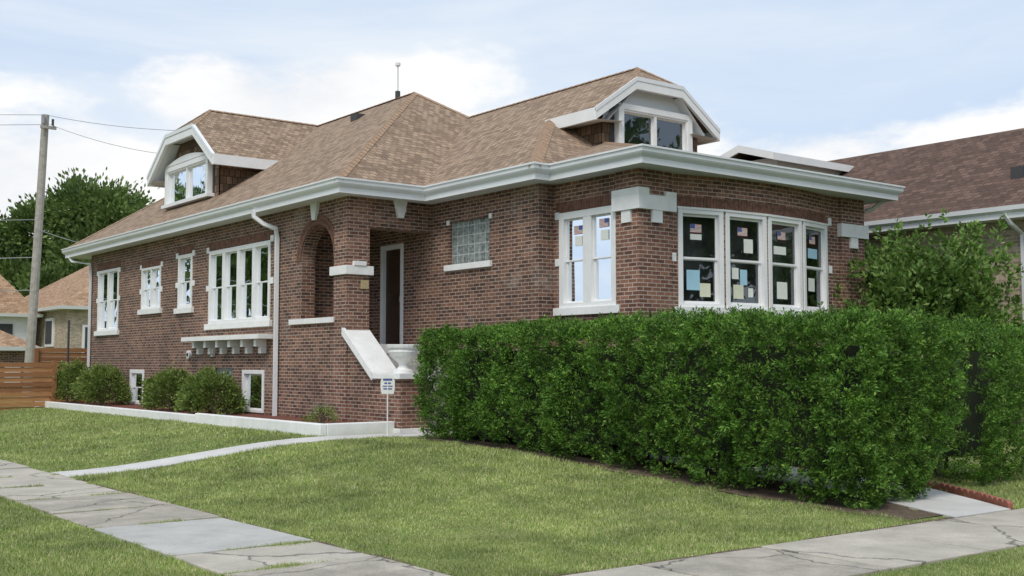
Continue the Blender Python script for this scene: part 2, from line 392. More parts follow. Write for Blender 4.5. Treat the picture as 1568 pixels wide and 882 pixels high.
for layer,(r0,r1,cnt) in enumerate(((.565,.635,34),(.645,.715,38))):
    for k in range(cnt):
        a0=math.pi*(k+.07)/cnt;a1=math.pi*(k+.93)/cnt
        P=[]
        for n in (-.02,.018):
            for (r,a) in ((r0,a0),(r1,a0),(r1,a1),(r0,a1)): P.append(pt(FS,ac-r*math.cos(a),sp+r*math.sin(a),n))
        V_.hexa(P,'voussoir')
for (s0,s1,zt) in ((26.0,27.6,3.2),(23.4,24.67,3.07),(21.7,22.57,3.2),(18.2,21.0,3.16)):
    s=s0
    while s<s1: V_.obox(FS,s,s+.05,zt+.015,zt+.16,-.01,.012,'voussoir'); s+=.0565
s=11.4
while s<12.66: V_.obox(FW,s,s+.05,3.195,3.34,-.01,.012,'voussoir'); s+=.0565
for fr,Ln in bf:
    s=0.0
    while s<Ln-.05: V_.obox(fr,s,s+.05,3.17,3.31,-.01,.012,'voussoir'); s+=.0565
V_.build('brick_arches',house)

T=B(H); Gs=B(H); IN=B(H)
def window(fr,s0,s1,z0,z1,units,case=.065,mull=.09,rail=True,sill=True,sash=.024,inner='inner2',d=-.5,room=True):
    T.obox(fr,s0,s0+case,z0,z1,-.09,.02,'white'); T.obox(fr,s1-case,s1,z0,z1,-.09,.02,'white')
    T.obox(fr,s0+case,s1-case,z1-case,z1,-.09,.018,'white'); T.obox(fr,s0+case,s1-case,z0,z0+case*.7,-.09,.018,'white')
    w=(s1-s0-2*case-mull*(units-1))/units
    for k in range(units):
        a=s0+case+k*(w+mull); c=a+w
        if k<units-1: T.obox(fr,c,c+mull,z0+case*.7,z1-case,-.09,.015,'white')
        zb=z0+case*.7; zt=z1-case; zm=(zb+zt)/2
        segs=[(zb,zm+.012,-.05),(zm-.012,zt,-.03)] if rail else [(zb,zt,-.04)]
        for (p,q,nn) in segs:
            T.obox(fr,a,a+sash,p,q,nn-.02,nn,'white');T.obox(fr,c-sash,c,p,q,nn-.02,nn,'white')
            T.obox(fr,a+sash,c-sash,p,p+sash,nn-.02,nn-.001,'white');T.obox(fr,a+sash,c-sash,q-sash,q,nn-.02,nn-.001,'white')
            Gs.q([pt(fr,a+sash,p+sash,nn-.012),pt(fr,c-sash,p+sash,nn-.012),pt(fr,c-sash,q-sash,nn-.012),pt(fr,a+sash,q-sash,nn-.012)],'glass')
    if sill:
        T.obox(fr,s0-.09,s1+.09,z0-.11,z0-.001,-.05,.06,'whitetrim')
    if not room: return
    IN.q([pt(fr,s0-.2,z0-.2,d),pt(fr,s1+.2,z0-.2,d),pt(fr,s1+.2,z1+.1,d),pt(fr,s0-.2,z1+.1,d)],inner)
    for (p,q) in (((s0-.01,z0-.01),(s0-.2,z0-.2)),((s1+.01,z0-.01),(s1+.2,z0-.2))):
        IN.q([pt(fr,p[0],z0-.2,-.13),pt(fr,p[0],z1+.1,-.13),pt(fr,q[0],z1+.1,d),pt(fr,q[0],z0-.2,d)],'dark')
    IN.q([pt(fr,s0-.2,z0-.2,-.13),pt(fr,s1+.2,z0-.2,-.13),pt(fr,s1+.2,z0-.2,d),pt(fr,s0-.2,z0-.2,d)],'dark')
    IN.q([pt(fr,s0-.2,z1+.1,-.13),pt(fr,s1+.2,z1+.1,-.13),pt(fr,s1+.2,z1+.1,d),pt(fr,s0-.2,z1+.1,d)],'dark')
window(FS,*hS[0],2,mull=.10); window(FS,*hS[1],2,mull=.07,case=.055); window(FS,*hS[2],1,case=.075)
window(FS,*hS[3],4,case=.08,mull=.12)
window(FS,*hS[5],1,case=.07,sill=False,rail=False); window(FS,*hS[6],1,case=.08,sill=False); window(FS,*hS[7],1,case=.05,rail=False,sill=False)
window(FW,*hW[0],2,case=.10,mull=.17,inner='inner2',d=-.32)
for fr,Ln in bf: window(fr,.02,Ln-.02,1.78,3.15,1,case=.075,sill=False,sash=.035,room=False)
# one shared room behind the bay
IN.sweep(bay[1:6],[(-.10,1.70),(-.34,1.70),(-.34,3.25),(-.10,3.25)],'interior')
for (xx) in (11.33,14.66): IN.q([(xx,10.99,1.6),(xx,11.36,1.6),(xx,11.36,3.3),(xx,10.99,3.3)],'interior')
T.sweep([(11.24,10.98),(11.33,10.96)]+bay[2:5]+[(14.66,10.96),(14.76,10.98)],[(-.02,1.64),(.07,1.64),(.07,1.775),(-.05,1.785)],'whitetrim')
T.sweep([(11.33,10.96)]+bay[2:5]+[(14.66,10.96)],[(.0,3.135),(.03,3.135),(.03,3.165),(.0,3.165)],'whitetrim')
for fr,h in ((FG,hG[0]),(FS,hS[4])):
    Gs.q([pt(fr,h[0],h[2],-.05),pt(fr,h[1],h[2],-.05),pt(fr,h[1],h[3],-.05),pt(fr,h[0],h[3],-.05)],'gblock')
T.obox(FG,13.9,15.14,2.48,2.575,-.04,.05,'whitetrim')
def quoins(fr,s0,s1,zs,w=.09,h=.11):
    for z in zs:
        T.obox(fr,s0-w-.002,s0-.002,z-h,z,-.03,.02,'whitetrim'); T.obox(fr,s1+.002,s1+w+.002,z-h,z,-.03,.02,'whitetrim')
quoins(FS,26.08,27.52,(3.2,2.55)); quoins(FS,23.47,24.6,(3.15,2.62)); quoins(FS,21.77,22.5,(3.25,2.65),.12)
quoins(FS,18.27,20.93,(3.24,2.5),.12); quoins(FW,11.42,12.63,(3.2,2.52)); quoins(FG,13.97,15.04,(3.3,),.07,.08)
quoins(FF,11.33,14.7,(3.27,2.52),.08,.12)
T.obox(FS,15.94,17.47,1.65,1.738,-.27,.05,'whitetrim')
T.obox(FS,18.15,21.61,1.43,1.51,-.02,.28,'whitetrim')
for k in range(6):
    s=18.45+k*.55
    for (z0,z1,n1) in ((1.30,1.43,.2),(1.18,1.30,.11)): T.obox(FS,s-.05,s+.05,z0,z1-.001,-.02,n1,'whitetrim')
def keystone(fr,s,z0,z1,w0,w1):
    P=[]
    for n in (-.02,.06):
        P+= [pt(fr,s-w0,z0,n),pt(fr,s+w0,z0,n),pt(fr,s+w1,z1,n),pt(fr,s-w1,z1,n)]
    T.hexa(P,'whitetrim')
keystone(FS,16.62,3.34,3.62,.05,.12); keystone(FP,9.74,3.34,3.62,.05,.12); T.obox(FP,9.66,9.82,3.44,3.52,.061,.08,'whitetrim')
keystone(FS,20.65,1.13,1.28,.03,.08)
T.box(8.73,9.23,15.50,16.03,2.39,2.53,'whitetrim')
T.box(8.87,9.09,15.485,15.55,2.53,2.6,'whitetrim')
W2=[(10.55,11.27,10.89,11.43,3.07,3.27),(10.55,10.75,10.889,11.43,3.27,3.36),(11.07,11.27,10.89,11.1,3.27,3.34)]
for w in W2: T.box(*w,'whitetrim')
T.box(10.82,11.01,10.90,11.0,2.90,3.07,'whitetrim'); T.box(10.57,10.64,11.08,11.26,2.90,3.07,'whitetrim')
T.box(14.95,15.65,10.89,11.43,2.99,3.2,'whitetrim'); T.box(15.2,15.38,10.9,11.0,2.82,2.99,'whitetrim')
T.solid([(8.72,15.60,1.45),(8.72,15.60,1.56),(8.72,14.69,.87),(8.72,14.69,.76),(9.2,15.60,1.45),(9.2,15.60,1.56),(9.2,14.69,.87),(9.2,14.69,.76)],
   [(0,1,2,3),(4,5,6,7),(0,1,5,4),(1,2,6,5),(2,3,7,6),(3,0,4,7)],'whitetrim')
T.box(8.73,9.33,13.93,14.69,.78,.86,'whitetrim')
T.box(8.75,9.31,13.95,14.75,-.1,.07,'whitetrim')
T.box(9.02,9.16,15.53,15.56,2.17,2.31,'bronze')
T.obox(FG,16.42,16.5,1.31,3.05,-.1,.02,'white');T.obox(FG,17.07,17.15,1.31,3.05,-.1,.02,'white');T.obox(FG,16.5,17.07,2.97,3.05,-.1,.018,'white')
T.obox(FG,16.5,17.07,1.31,2.97,-.1,-.05,'door')
for (z0,z1) in ((1.5,2.1),(2.2,2.85)): T.obox(FG,16.58,16.99,z0,z1,-.06,-.035,'door')
T.obox(FG,16.53,16.56,2.05,2.15,-.05,0,'metal')
P=[H(pt(FS,21.83,1.18,.0)),H(pt(FS,21.83,1.18,.05))]
T.build('white_trim',house,bevel=.006)
b=B(); b.tube([P[0],P[1]],.11,'gutter',14); b.tube([P[1],(P[1][0]-.02,P[1][1],P[1][2])],.05,'vinyl',10)
b.build('round_wall_vent',house)
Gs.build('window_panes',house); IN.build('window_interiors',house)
b=B(H)
b.box(9.05,10.36,15.5,17.4,1.16,1.31,'concrete_w'); b.q([(9.05,15.57,3.56),(10.36,15.57,3.56),(10.36,17.4,3.56),(9.05,17.4,3.56)],'soffit')
for k in range(8):
    b.box(9.1 if 15.5-.19*k>14.72 else 9.27,10.355,15.5-.19*(k+1),15.5-.19*k,-.1,1.31-.164*(k+1),'concrete_c')
b.build('porch_steps',house)
b=B(H)
def paper(fr,s0,s1,z0,z1,mat,n=-.031): b.obox(fr,s0,s1,z0,z1,n-.003,n,mat)
def flag(fr,s,z,w=.19,h=.12,n=-.031):
    for k in range(13): b.obox(fr,s,s+w,z+h*k/13,z+h*(k+1)/13,n-.003,n,'red' if k%2==0 else 'paperw')
    b.obox(fr,s,s+w*.42,z+h*6/13,z+h+.0005,n,n+.001,'blue')
f0,f1,f2,f3=[x[0] for x in bf]
for f,s in ((f0,.25),(f1,.3),(f2,.3),(f3,.3)): flag(f,s,2.82)
paper(f0,.2,.42,2.02,2.3,'paperb',-.055); paper(f0,.42,.6,1.93,2.12,'papery',-.055); paper(f0,.25,.44,2.72,2.80,'paperw')
paper(f1,.2,.33,2.2,2.36,'paperw',-.055);paper(f1,.36,.5,2.12,2.34,'paperb',-.055);paper(f1,.22,.42,1.92,2.12,'papery',-.051);paper(f1,.52,.62,1.95,2.08,'paperw',-.055)
paper(f1,.42,.6,2.58,2.78,'paperw'); paper(f2,.2,.5,2.6,2.72,'paperw'); paper(f2,.3,.55,1.95,2.2,'paperw',-.055); paper(f3,.25,.55,2.6,2.75,'paperb'); paper(f3,.3,.5,2.1,2.3,'paperw',-.055)
flag(FW,12.16,2.85); flag(FW,11.62,2.9); paper(FW,12.17,12.33,2.68,2.82,'paperw'); paper(FW,11.62,11.78,2.72,2.86,'paperw')
b.build('window_notices',house)

E=B(H)
eave=[(8.4,29.0),(8.4,15.17),(9.96,15.17),(9.96,12.37),(10.24,12.37),(10.24,10.5),(15.96,10.5),(15.96,29.0)]
E.sweep(eave,[(-1.0,3.62),(-.03,3.62)],'soffit',True)
E.sweep(eave,[(-.03,3.60),(-.03,3.68),(.015,3.72),(.03,3.745),(.035,3.80),(.05,3.80),(.05,3.825),(-.03,3.825),(-.03,3.79),(-.08,3.79)],'gutter',True)
E.sweep(eave,[(-.05,3.62),(-.05,3.60),(-.03,3.60)],'gutter',True)
E.build('eaves_and_gutters',house)
R=B(H); p=.684; z0=3.8
def rz(d,pp=p): return z0+pp*d
R.q([(8.4,15.17,z0),(8.4,29,z0),(12.2,25.2,rz(3.8)),(12.2,18.97,rz(3.8))],'shingle')
R.q([(8.4,15.17,z0),(16,15.17,z0),(12.2,18.97,rz(3.8))],'shingle')
R.q([(16,15.17,z0),(16,29,z0),(12.2,25.2,rz(3.8)),(12.2,18.97,rz(3.8))],'shingle')
R.q([(8.4,29,z0),(16,29,z0),(12.2,25.2,rz(3.8))],'shingle')
zr=rz(3.02)
R.q([(9.96,15.17,z0),(9.96,12.37,z0),(11.6,14.01,rz(1.64)),(11.6,12.9,rz(1.64)),(12.47,12.9,rz(2.51)),(12.98,13.41,zr),(12.98,18.19,zr)],'shingle')
R.q([(16.0,15.17,z0),(16.0,12.37,z0),(14.36,14.01,rz(1.64)),(14.36,12.9,rz(1.64)),(13.49,12.9,rz(2.51)),(12.98,13.41,zr),(12.98,18.19,zr)],'shingle')
R.q([(12.47,12.9,rz(2.51)),(13.49,12.9,rz(2.51)),(12.98,13.41,zr)],'shingle')
R.q([(9.96,12.37,z0),(12.0,12.37,z0),(12.0,14.41,rz(2.04))],'shingle')
R.q([(16.0,12.37,z0),(13.96,12.37,z0),(13.96,14.41,rz(2.04))],'shingle')
R.q([(10.24,10.5,z0),(15.96,10.5,z0),(14.25,13.11,4.45),(11.95,13.11,4.45)],'shingle')
R.q([(10.24,10.5,z0),(11.95,13.11,4.45),(11.95,15,4.45),(10.24,15,z0)],'shingle')
R.q([(15.96,10.5,z0),(14.25,13.11,4.45),(14.25,15,4.45),(15.96,15,z0)],'shingle')
def sd(s):
    Y=lambda d:23.0+s*d
    R.q([(8.95,Y(1.77),5.126),(10.34,Y(1.77),5.126),(12.25,Y(0),6.40),(9.6,Y(0),6.40),(8.95,Y(.72),5.88)],'shingle')
sd(1); sd(-1); R.q([(8.95,22.28,5.88),(8.95,23.72,5.88),(9.6,23.0,6.40)],'shingle')
def cap(a,c,w=.075):
    a=Vector(a);c=Vector(c);d=(c-a).normalized();u=d.cross(Vector((0,0,1))).normalized()
    Ln=(c-a).length; n=max(3,int(Ln/.16)); dn=Vector((0,0,-w*.45))
    for k in range(n):
        A=a+d*(Ln*k/n); C=a+d*(Ln*(k+1)/n)
        up0=Vector((0,0,.027)); up1=Vector((0,0,.022))
        if d.z<0: up0,up1=up1,up0
        R.q([A+up0,C+up1,C+u*w+dn+up1*.3,A+u*w+dn+up0*.5],'cap'); R.q([A+up0,C+up1,C-u*w+dn+up1*.3,A-u*w+dn+up0*.5],'cap')
cap((8.4,15.17,z0),(12.2,18.97,rz(3.8))); cap((12.2,18.97,rz(3.8)),(12.2,25.2,rz(3.8))); cap((12.2,18.97,rz(3.8)),(12.98+.0,18.19,zr))
cap((8.4,29,z0),(12.2,25.2,rz(3.8))); cap((12.98,13.41,zr),(12.98,18.19,zr),.05); cap((9.96,12.37,z0),(11.6,14.01,rz(1.64)),.1)
cap((10.24,10.5,z0),(11.95,13.11,4.45),.05); cap((9.6,23,6.4),(12.2,23,6.4),.05); cap((8.95,22.28,5.88),(9.6,23,6.4),.05); cap((8.95,23.72,5.88),(9.6,23,6.4),.05)
cap((12.47,12.9,rz(2.51)),(12.98,13.41,zr),.05); cap((13.49,12.9,rz(2.51)),(12.98,13.41,zr),.05)
R.build('roof',house)
D=B(H)
def fascia(a,c,h,t,nrm,mat='white'):
    a=Vector(a);c=Vector(c);nn=Vector(nrm)*t; up=Vector((0,0,.015)); dn=Vector((0,0,-h))
    D.hexa([a+dn,c+dn,c+dn-nn,a+dn-nn,a+up,c+up,c+up-nn,a+up-nn],mat)
def slopeboard(pts,h,t,nrm,mat='white'):
    for i in range(len(pts)-1): fascia(pts[i],pts[i+1],h,t,nrm,mat)
pf=[(11.58,12.88,4.91),(12.46,12.88,5.515),(13.50,12.88,5.515),(14.38,12.88,4.91)]
slopeboard(pf,.17,.06,(0,-1,0))
pf2=[(a[0],12.87,a[2]+.012) for a in pf]; slopeboard(pf2,.05,.02,(0,-1,0),'gutter')
D.hexa([(11.57,12.9,4.74),(11.63,12.9,4.74),(11.63,14.1,4.74),(11.57,14.1,4.74),(11.57,12.9,4.93),(11.63,12.9,4.915),(11.63,14.1,4.915),(11.57,14.1,4.93)],'white')
D.hexa([(14.33,12.9,4.74),(14.39,12.9,4.74),(14.39,14.1,4.74),(14.33,14.1,4.74),(14.33,12.9,4.915),(14.39,12.9,4.93),(14.39,14.1,4.93),(14.33,14.1,4.915)],'white')
for s in (0,1):
    X=(lambda x:x) if s==0 else (lambda x:25.96-x)
    D.q([(X(11.6),12.9,4.76),(X(12.2),12.9,4.80),(X(12.2),14.1,4.80),(X(11.6),14.1,4.76)],'soffit')
    D.q([(X(11.9),12.92,4.80),(X(11.9),13.12,4.80),(X(12.47),13.12,5.36),(X(12.47),12.92,5.36)],'soffit')
    D.box(min(X(11.9),X(11.96)),max(X(11.9),X(11.96)),13.12,14.6,4.2,4.85,'shake')
D.q([(12.47,12.92,5.38),(13.49,12.92,5.38),(13.49,13.12,5.38),(12.47,13.12,5.38)],'soffit')
FD=(0,13.1,1,0,0,-1)
wall(D,FD,11.9,14.06,4.3,4.82,[(12.24,13.74,4.3,4.82,'x')],'shake')
D.solid([(12.2,13.1,4.82),(13.76,13.1,4.82),(14.0,13.1,4.98),(13.49,13.1,5.42),(12.47,13.1,5.42),(11.96,13.1,4.98),(11.9,13.1,4.80),(14.06,13.1,4.80)],[(0,1,7,2,3,4,5,6)],'soffit')
D.box(12.16,12.26,12.98,13.12,4.36,5.10,'white'); D.box(13.72,13.82,12.98,13.12,4.36,5.10,'white')
D.box(12.2,13.78,12.985,13.11,5.02,5.11,'white'); D.box(12.14,13.84,12.96,13.11,4.36,4.43,'white')
T=B(H);Gs=B(H);IN=B(H)
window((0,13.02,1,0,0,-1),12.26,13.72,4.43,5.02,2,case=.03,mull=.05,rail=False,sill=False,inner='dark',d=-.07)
ps=[(8.93,21.22,5.12),(8.93,22.27,5.88),(8.93,23.73,5.88),(8.93,24.78,5.12)]
slopeboard(ps,.20,.07,(-1,0,0))
ps2=[(8.915,a[1],a[2]+.012) for a in ps]; slopeboard(ps2,.06,.02,(-1,0,0),'gutter')
for s in (-1,1):
    y=23+s*1.77
    D.hexa([(8.95,y-.035,4.93),(10.4,y-.035,4.93),(10.4,y+.035,4.93),(8.95,y+.035,4.93),(8.95,y-.035,5.14),(10.4,y-.035,5.14),(10.4,y+.035,5.14),(8.95,y+.035,5.14)],'white')
    ya=23+s*1.75;yb=23+s*1.35
    D.q([(8.98,ya,4.96),(10.4,ya,4.96),(10.4,yb,5.0),(8.98,yb,5.0)],'soffit')
    D.q([(8.98,23+s*1.7,4.98),(9.27,23+s*1.7,4.98),(9.27,23+s*.72,5.72),(8.98,23+s*.72,5.72)],'soffit')
    yw=23+s*1.45; D.box(9.25,10.6,min(yw,yw-s*.06),max(yw,yw-s*.06),4.2,5.02,'shake')
D.q([(8.98,22.28,5.74),(8.98,23.72,5.74),(9.27,23.72,5.74),(9.27,22.28,5.74)],'soffit')
FD2=(9.25,0,0,1,-1,0)
wall(D,FD2,21.55,24.45,4.25,4.98,[(22.0,24.2,4.25,4.98,'x')],'shake')
D.solid([(9.25,21.55,4.98),(9.25,22.28,5.74),(9.25,23.72,5.74),(9.25,24.45,4.98)],[(0,1,2,3)],'shake')
D.box(9.13,9.27,21.92,24.24,5.16,5.27,'white'); D.box(9.13,9.27,24.14,24.25,4.45,5.16,'white'); D.box(9.13,9.27,21.91,22.02,4.45,5.16,'white')
D.box(9.09,9.27,21.82,24.34,4.38,4.45,'white')
pc=[(9.15,21.95+2.28*k/10,5.27+.13*math.sin(math.pi*k/10)) for k in range(11)]
for i in range(10):
    a=pc[i];c=pc[i+1]; D.hexa([(9.13,a[1],5.26),(9.13,c[1],5.26),(9.26,c[1],5.26),(9.26,a[1],5.26),(9.13,a[1],a[2]+.01),(9.13,c[1],c[2]+.01),(9.26,c[1],c[2]+.01),(9.26,a[1],a[2]+.01)],'white')
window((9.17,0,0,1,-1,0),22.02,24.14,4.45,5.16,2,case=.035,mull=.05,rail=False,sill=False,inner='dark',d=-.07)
D.build('dormers',house); T.build('dormer_window_frames',house); Gs.build('dormer_panes',house); IN.build('dormer_interiors',house)
b=B()
def hp(*p): return H(p)
b.tube([hp(8.40,18.15,3.64),hp(8.40,18.13,3.52),hp(8.55,18.05,3.40),hp(8.72,17.93,3.32),hp(8.745,17.93,3.15),hp(8.745,17.93,.05),hp(8.65,17.93,-.03)],.06,'gutter',4)
b.tube([hp(8.45,28.75,3.62),hp(8.5,28.6,3.5),hp(8.74,27.98,3.4),hp(8.745,27.98,3.2),hp(8.745,27.98,.3)],.05,'gutter',4)
b.tube([hp(15.9,10.8,3.62),hp(15.85,10.95,3.5),hp(15.66,11.3,3.4),hp(15.66,11.3,.1)],.05,'gutter',4)
b.build('downspouts',house)
b=B()
q=hp(12.2,19.6,6.4); b.tube([q,(q[0],q[1],q[2]+.2)],.07,'vinyl',10); b.tube([(q[0],q[1],q[2]+.15),(q[0],q[1],q[2]+1.0)],.022,'gutter',6); b.tube([(q[0],q[1],q[2]+.9),(q[0],q[1],q[2]+.98)],.07,'gutter',8)
q=hp(11.7,20.3,rz(3.3)); b.box(q[0]-.16,q[0]+.16,q[1]-.18,q[1]+.18,q[2]-.1,q[2]+.08,'vinyl')
b.build('roof_vents',house)

def lathe(b,cx,cy,prof,mat,k=20):
    pts=[];fs=[]
    for (r,z) in prof:
        for j in range(k): a=2*math.pi*j/k; pts.append((cx+r*math.cos(a),cy+r*math.sin(a),z))
    for i in range(len(prof)-1):
        for j in range(k): fs.append((i*k+j,i*k+(j+1)%k,(i+1)*k+(j+1)%k,(i+1)*k+j))
    b.solid(pts,fs,mat)
urn=empty('garden_urn')
b=B(); cz=.37+US*.86; ux,uy=US*9.03,US*14.30
lathe(b,ux,uy,[(0,cz+.002),(.20,cz+.002),(.20,cz+.06),(.13,cz+.09),(.09,cz+.14),(.10,cz+.20),(.17,cz+.26),(.26,cz+.34),(.30,cz+.42),(.29,cz+.46),(.33,cz+.50),(.34,cz+.55),(.31,cz+.56),(.27,cz+.52),(.22,cz+.46),(0,cz+.45)],'whitetrim')
b.build('bowl',urn,smooth=False)
b=B(); lathe(b,ux,uy,[(0,cz+.515),(.25,cz+.51)],'soil'); b.build('soil',urn)
b=B(); sx,sy=11.0,17.95; s0=zg(sx,sy)
b.tube([(sx,sy,s0-.05),(sx,sy,s0+1.0)],.012,'white',6)
dx,dy=.79,-.61
pts=[];oc=[(-.11,.0),(.11,.0),(.13,.1),(.13,.24),(.07,.33),(-.07,.33),(-.13,.24),(-.13,.1)]
for off in (-.006,.006):
    for (u,w) in oc: pts.append((sx+dx*u+dy*off,sy+dy*u-dx*off,s0+.78+w))
b.solid(pts,[tuple(range(8)),tuple(range(8,16))]+[(i,(i+1)%8,8+(i+1)%8,8+i) for i in range(8)],'paperw')
for (z,h,w) in ((.86,.025,.08),(.91,.02,.09),(.96,.03,.06),(1.02,.04,.085)):
    P=[(sx+dx*u-.61*.009,sy+dy*u-.79*.009,s0+z+v) for (u,v) in ((-w,0),(w,0),(w,h),(-w,h))]; b.q(P,'blue')
b.build('security_sign')

b=B()
b.box(10.05,10.2,18.75,24.6,.1,.60,'whitetrim'); b.box(10.05,10.19,24.62,37.3,.1,.56,'whitetrim'); b.box(10.2,11.66,18.75,18.88,.1,.60,'whitetrim')
b.build('planter_border',bevel=.02)
b=B()
b.q([(10.19,18.87,.5),(11.72,18.87,.52),(11.72,37.3,.52),(10.19,37.3,.5)],'redmulch'); b.build('mulch_bed')

# ================================================================== HEDGES
def hedge(name,x0,x1,y0,y1,ztop,nclump,per,skew=0.,seed=1):
    par=empty(name)
    Ls=[('l',(y1-y0)*2.5),('r',(y1-y0)*1.5),('t',(y1-y0)*(x1-x0)*.9),('n',(x1-x0)*3.4),('f',(x1-x0)*1.2)]
    tot=sum(a for _,a in Ls); C=[];Nm=[]
    R_=random.Random(seed)
    cx=(x0+x1)/2;cy=(y0+y1)/2
    for typ,a in Ls:
        for _ in range(int(nclump*a/tot)):
            u=R_.random();v=R_.random()
            if typ in 'lr':
                y=y0+(y1-y0)*u; z=.04+(ztop-.04)*v; x=x0 if typ=='l' else x1; n=Vector((-1 if typ=='l' else 1,0,.15))
            elif typ=='t':
                y=y0+(y1-y0)*u; x=x0+(x1-x0)*v; z=ztop; n=Vector((0,0,1))
            else:
                x=x0+(x1-x0)*u; z=.04+(ztop-.04)*v; y=y0 if typ=='n' else y1; n=Vector((0,-1 if typ=='n' else 1,.15))
            zz=z/ztop
            tp=.24*max(0,1-zz/.45)**1.4
            rd=.12*max(0,(zz-.85)/.15)**2
            if typ!='t':
                x+= (tp+rd)*(1 if x<cx else -1)*(1 if typ in 'lr' else abs(x-cx)/(x1-x0)*2)
                y+= (tp+rd)*(1 if y<cy else -1)*(1 if typ in 'nf' else max(0,abs(y-cy)/(y1-y0)*2-.8)*5)
            else:
                ex=max(0,abs(x-cx)/(x1-x0)*2-.8)/.2; z-=.10*ex*ex
            q=Vector((x,y,z))
            d=.24*noise.noise(q*.8+Vector((seed*7,0,0)))+.32*noise.noise(Vector((q.x*2.2,q.y*2.2,q.z*.9+4)))+.13*noise.noise(q*5)+R_.uniform(-.18,.03)
            if typ=='t': d=d*.5
            q+=n.normalized()*d
            nn=noise.noise(q*1.7+Vector((3,3,3)))
            if zz<.16 and nn>.22+zz*1.2 and R_.random()<.9: continue
            q.x+=skew*(y1-q.y)/(y1-y0)
            q.z+=zg(q.x,q.y)*(1-zz)
            C.append(q);Nm.append(n.normalized())
    C=np.array([tuple(c) for c in C]);Nm=np.array([tuple(c) for c in Nm])
    P,Dr=sprays(C,Nm,per,.15)
    n=len(P)
    leafmesh('foliage',P,Dr,rng.uniform(.035,.07,n),rng.uniform(.013,.023,n),'hedge',par)
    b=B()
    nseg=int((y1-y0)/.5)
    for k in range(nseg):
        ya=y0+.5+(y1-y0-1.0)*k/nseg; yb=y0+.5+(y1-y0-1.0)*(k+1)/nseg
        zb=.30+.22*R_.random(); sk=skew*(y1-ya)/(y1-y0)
        b.box(x0+.46+sk,x1-.46+sk,ya,yb,zb,ztop-.30,'hedgecore')  # added dark core box, blocks light behind the foliage
    for k in range(int((y1-y0)*2.6)):
        yy=y0+.4+R_.random()*(y1-y0-.8); xx=(x0+x1)/2+R_.uniform(-.35,.3); sk=skew*(y1-yy)/(y1-y0)
        b.tube([(xx+sk,yy,zg(xx,yy)-.05),(xx+sk+R_.uniform(-.1,.1),yy+R_.uniform(-.1,.1),.5),(xx+sk+R_.uniform(-.3,.3),yy+R_.uniform(-.25,.25),1.1)],.025,'trunk',6,.015)
    b.build('stems',par)
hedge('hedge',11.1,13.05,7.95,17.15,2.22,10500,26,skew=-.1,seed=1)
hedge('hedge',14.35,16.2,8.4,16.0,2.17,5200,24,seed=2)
b=B(); path=[(12.78,7.12),(13.28,7.75),(13.8,8.62),(13.93,9.4),(13.95,12.0)]
for i in range(len(path)-1):
    a=Vector(path[i]);c=Vector(path[i+1]);L_=(c-a).length;t=(c-a)/L_;n_=Vector((t.y,-t.x))
    k=0
    while k*.15<L_-.05:
        s=a+t*(k*.15)+n_*.03
        prof=[(0,-.05),(.14,-.05),(.14,.05),(.105,.08),(.035,.08),(0,.05)]
        zz=zg(s.x,s.y)
        pts=[(s.x+t.x*u+n_.x*w,s.y+t.y*u+n_.y*w,zz+.02+v) for w in (0,.06) for (u,v) in prof]
        b.solid(pts,[(0,1,2,3,4,5),(6,7,8,9,10,11)]+[(j,(j+1)%6,6+(j+1)%6,6+j) for j in range(6)],'redblock'); k+=1
b.build('garden_edging')

def bush(name,cx,cy,zb,rx_,ry_,h,n,mat='bush',per=22,rad=.12,L=(.03,.06),Wd=(.02,.035),seed=0,loose=0.):
    par=empty(name); R_=random.Random(seed); C=[];Nn=[]
    for _ in range(n):
        a=R_.uniform(0,2*math.pi); e_=math.asin(R_.uniform(-.25,1)); d=Vector((math.cos(a)*math.cos(e_),math.sin(a)*math.cos(e_),math.sin(e_)))
        nz_=noise.noise(d*2.4+Vector((seed,0,0)))
        r=R_.uniform(.72-.3*loose,1.0)+(.22+.5*loose)*nz_+loose*.25*noise.noise(d*6+Vector((0,seed,0)))
        C.append((cx+d.x*rx_*r,cy+d.y*ry_*r,zb+h*.3+d.z*h*.7*r)); Nn.append(tuple(d))
    C=np.array(C);Nn=np.array(Nn)
    if loose:
        P,Dr=sprays(C,unit(Nn+np.array([0,0,.8])),per,rad)
    else: P,Dr=clumps(C,Nn,per,rad)
    m_=len(P); leafmesh('foliage',P,Dr,rng.uniform(*L,m_),rng.uniform(*Wd,m_),mat,par)
    b=B()
    for k in range(6+int(loose*10)): b.tube([(cx,cy,zb-.05),(cx+R_.uniform(-.3,.3)*rx_,cy+R_.uniform(-.3,.3)*ry_,zb+h*.4),(cx+R_.uniform(-.6,.6)*rx_,cy+R_.uniform(-.6,.6)*ry_,zb+h*.8)],.02+.008*h,'trunk',6,.008)
    b.build('stems',par); return par
for i,(cy,r,h) in enumerate(((36.4,1.05,1.15),(33.8,1.1,1.05),(28.3,.85,.95),(25.9,.9,.95))):
    bush('garden_bush',10.95,cy,.5,.62,r,h,420,seed=i+3,L=(.05,.09),Wd=(.03,.05),per=20)
bush('small_plant',10.9,20.3,.5,.25,.3,.3,30,seed=21)
bush('tall_shrub',21.4,13.6,.3,1.75,1.85,4.0,2300,'shrub',18,.40,(.09,.15),(.05,.08),seed=31,loose=.8)
bush('tall_shrub',22.0,16.4,.3,1.2,1.6,3.8,1000,'shrub',18,.40,(.09,.15),(.05,.08),seed=35,loose=.7)

